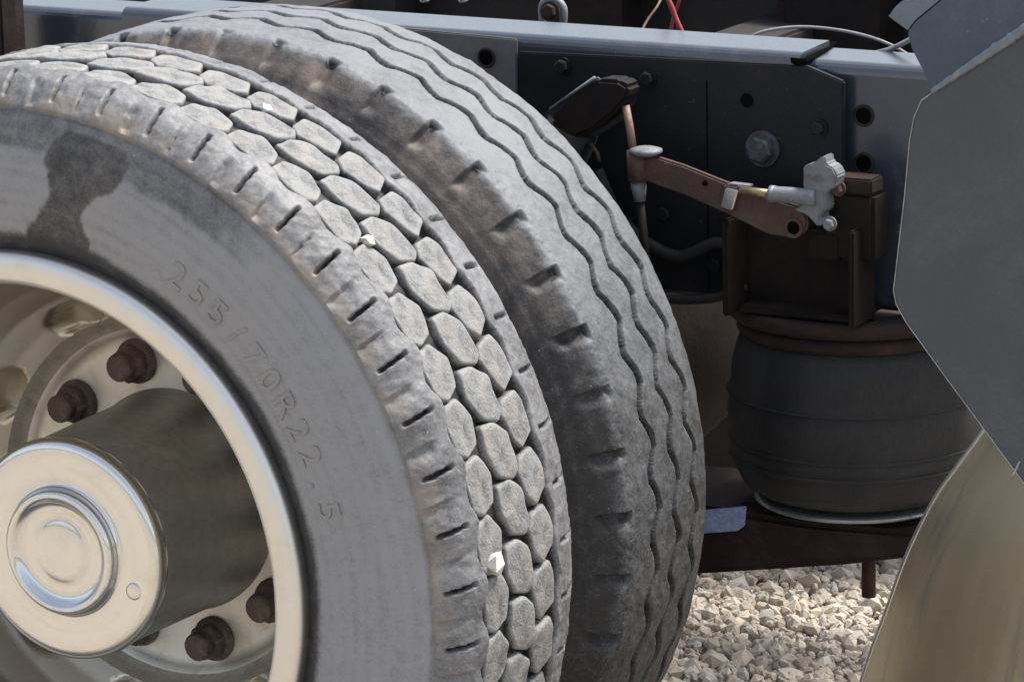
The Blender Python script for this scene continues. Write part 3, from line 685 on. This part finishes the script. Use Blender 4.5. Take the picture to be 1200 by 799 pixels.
# ------------------------------------------------------------ cables and wires over the rail
o = tube('air_hose', curve_pts([at(860, 60, .88), at(885, 41, .88), at(912, 34, .89), at(945, 32, .90), at(985, 36, .90), at(1020, 44, .89), at(1050, 56, .88), at(1075, 72, .87)]), .0017, M_cable)
o['label'] = 'thin grey hose arching above the right end of the rail'; o.parent = TRUCK
o = tube('air_hose', curve_pts([at(1020, 64, .80), at(1045, 57, .80), at(1070, 44, .79), at(1100, 20, .78)]), .0026, M_edge)
o['label'] = 'pale steel line running up to the grey plate'; o.parent = TRUCK
o = tube('wire', curve_pts([at(752, 36, .86), at(760, 22, .87), at(770, 8, .88), at(780, -12, .9)]), .0013, M_rod); o['label'] = 'thin pale wire curling up behind the rail'; o.parent = TRUCK
o = tube('wire', curve_pts([at(800, 40, .9), at(792, 22, .9), at(786, 6, .9), at(776, -14, .9)]), .0028, M_red); o['label'] = 'thick red wire hanging behind the rail'; o.parent = TRUCK
o = tube('wire', curve_pts([at(786, 36, .92), at(790, 18, .92), at(796, 2, .92), at(800, -12, .92)]), .0018, M_red); o['label'] = 'thin red wire beside the thick one'; o.parent = TRUCK
fit = unit('hose_fitting', 'greyish hose fitting with rusty nut behind the rail', 'fitting', at(648, 18, .88))
part(tube('elbow', curve_pts([at(636, 26, .88), at(636, 6, .88), at(650, 0, .88), at(660, 10, .88), at(660, 28, .88)]), .0045, M_greypl, fit))
part(hexbolt('nut', at(645, 14, .87), (.2, -1, .2), .008, .012, M_rust, fit))

# ------------------------------------------------------------ grey plate at the right
YP = .30
PL = unit('mudguard_bracket', 'scuffed dark grey steel plate with a diagonal weld bead at the right', 'bracket', at(1150, 300, YP))
low = [(1094, 108), (1080, 118), (1071, 138), (1066, 165), (1060, 230), (1053, 290), (1047, 340), (1050, 356), (1062, 378), (1112, 447), (1200, 566), (1290, 690), (1420, 690), (1420, -110), (1200, 36)]
part(prism('lower_plate', [at(x, y, YP) for x, y in low], (0, .006, 0), M_plate, PL, .0012))
# upper plate leans back from the weld
def lean(x, y, k=.55):
    d = abs((105-35)*x+(1200-1095)*y-((105-35)*1095+(1200-1095)*105))/math.hypot(70, 105)/1320
    return at(x, y, YP+.001+k*d)
upp = [(1094, 107), (1068, 58), (1063, 38), (1072, 26), (1118, -12), (1180, -60), (1420, -260), (1420, -112), (1200, 35)]
part(prism('upper_plate', [lean(x, y) for x, y in upp], (0, .006, 0), M_plate, PL, .0012))
fl = [(1063, 38), (1072, 26), (1118, -12), (1180, -60)]
bm = bmesh.new(); A_ = [lean(x, y)+Vector((0, .001, .0015)) for x, y in fl]; B_ = [p+Vector((-.040, .050, .003)) for p in A_]
va = [bm.verts.new(p) for p in A_]; vb = [bm.verts.new(p) for p in B_]
for i in range(3): bm.faces.new((va[i], va[i+1], vb[i+1], vb[i]))
r = bmesh.ops.solidify(bm, geom=bm.faces[:], thickness=.002)
part(bmobj('top_flange', bm, M_frame, PL))
wp = []; wr = []
for i in range(60):
    t = i/59; x = 1092+(1230-1092)*t; y = 108+(15-108)*t; wp.append(at(x, y, YP-.001)+Vector((0, 0, rng.normal()*.0003))); wr.append(.0022+.0022*min(1, t*2)+abs(rng.normal())*.0004)
part(tube('weld_bead', wp, wr, M_weld, PL, 8))
ed = [at(x, y, YP-.0006) for x, y in ((1094, 108), (1080, 118), (1071, 138), (1066, 165), (1060, 230), (1053, 290), (1047, 340), (1050, 356), (1062, 378), (1112, 447), (1200, 566), (1290, 690))]
part(tube('worn_edge', ed, .0006, M_edge, PL, 6))
part(prism('scratch', [at(x, y, YP-.0009) for x, y in ((1186, 556), (1194, 540), (1196, 541), (1188, 557))], (0, .0006, 0), M_edge, PL, 0))
part(tube('stay', [(at(1300, 200, YP).x, YP+.006, at(1300, 200, YP).z), (at(1300, 200, YP).x, YF+.004, at(1300, 200, YP).z)], .02, M_black, PL, 16))

# ------------------------------------------------------------ curved stainless fender
FN = unit('fender', 'curved streaky stainless fender below the grey plate at lower right', 'fender', (.95, .50, .25))
ec = curve_pts([at(x, y, .60) for x, y in ((1235, 380), (1190, 450), (1152, 508), (1125, 545), (1100, 580), (1080, 617), (1060, 662), (1041, 715), (1025, 757), (1010, 803), (996, 855), (985, 930), (982, 1020))], 6)
nu = 24; V = []
for p in ec:
    for i in range(nu):
        a = i/(nu-1)*1.35; V.append((p.x+.42*(1-math.cos(a))*1.0+.10*math.sin(a)*.9, p.y-.26*math.sin(a), p.z+.02*math.sin(a)))
V = np.array(V); k = len(ec)
V[:, 1] += .004*noise3(V*np.array([6, 6, 4]), 9)
F = gridfaces(k, nu, False)
me = npmesh('fender_shell', V, F); fo = part(link('fender_shell', me, M_fender, FN)); md = fo.modifiers.new('thickness', 'SOLIDIFY'); md.thickness = .003; md.offset = -1
part(tube('rolled_edge', ec, .0042, M_lip, FN, 10))
part(tube('fender_stay', [V[8*nu+14]+np.array([0, .01, 0]), (1.15, YF, .55)], .012, M_black, FN, 12))

# ------------------------------------------------------------ pale stones caught in the tread
def stone(a, y, r, s, lab, shape=None):
    bm = bmesh.new(); bmesh.ops.create_icosphere(bm, subdivisions=1, radius=s)
    for v in bm.verts:
        v.co *= random.uniform(.75, 1.2)
        if shape: v.co = Vector((v.co.x*shape[0], v.co.y*shape[1], v.co.z*shape[2]))
    o = bmobj('stone', bm, M_stone, None); o.location = (r*math.sin(a), y, ZC+r*math.cos(a)); o.rotation_euler = (.3, a, .5)
    tag(o, lab, 'stone', 'pale stones wedged in the drive tyre tread')
def solve_stone(px, py, y0):
    p = at(px, py, y0); return math.atan2(p.x, p.z-ZC), math.hypot(p.x, p.z-ZC)
for px, py, s, lab, y_ in ((578, 661, .0125, 'large white angular stone wedged between tread blocks low on the outer tyre', None), (431, 283, .007, 'small pale stone stuck in the outer tread at mid height', None), (312, 129, .006, 'small pale stone stuck near the top of the outer tread', None)):
    best = min((abs(solve_stone(px, py, y)[1]-.4640), y) for y in np.linspace(.045, .21, 120))
    a, r = solve_stone(px, py, best[1]); stone(a, best[1], r, s, lab)

# every piece at most two levels below the truck
def depth(o):
    d = 0
    while o.parent: o = o.parent; d += 1
    return d
bpy.context.view_layer.update()
for o in sorted([o for o in S.objects if depth(o) > 2], key=depth):
    m_ = o.parent.matrix_local @ o.matrix_local; o.parent = o.parent.parent; o.matrix_local = m_
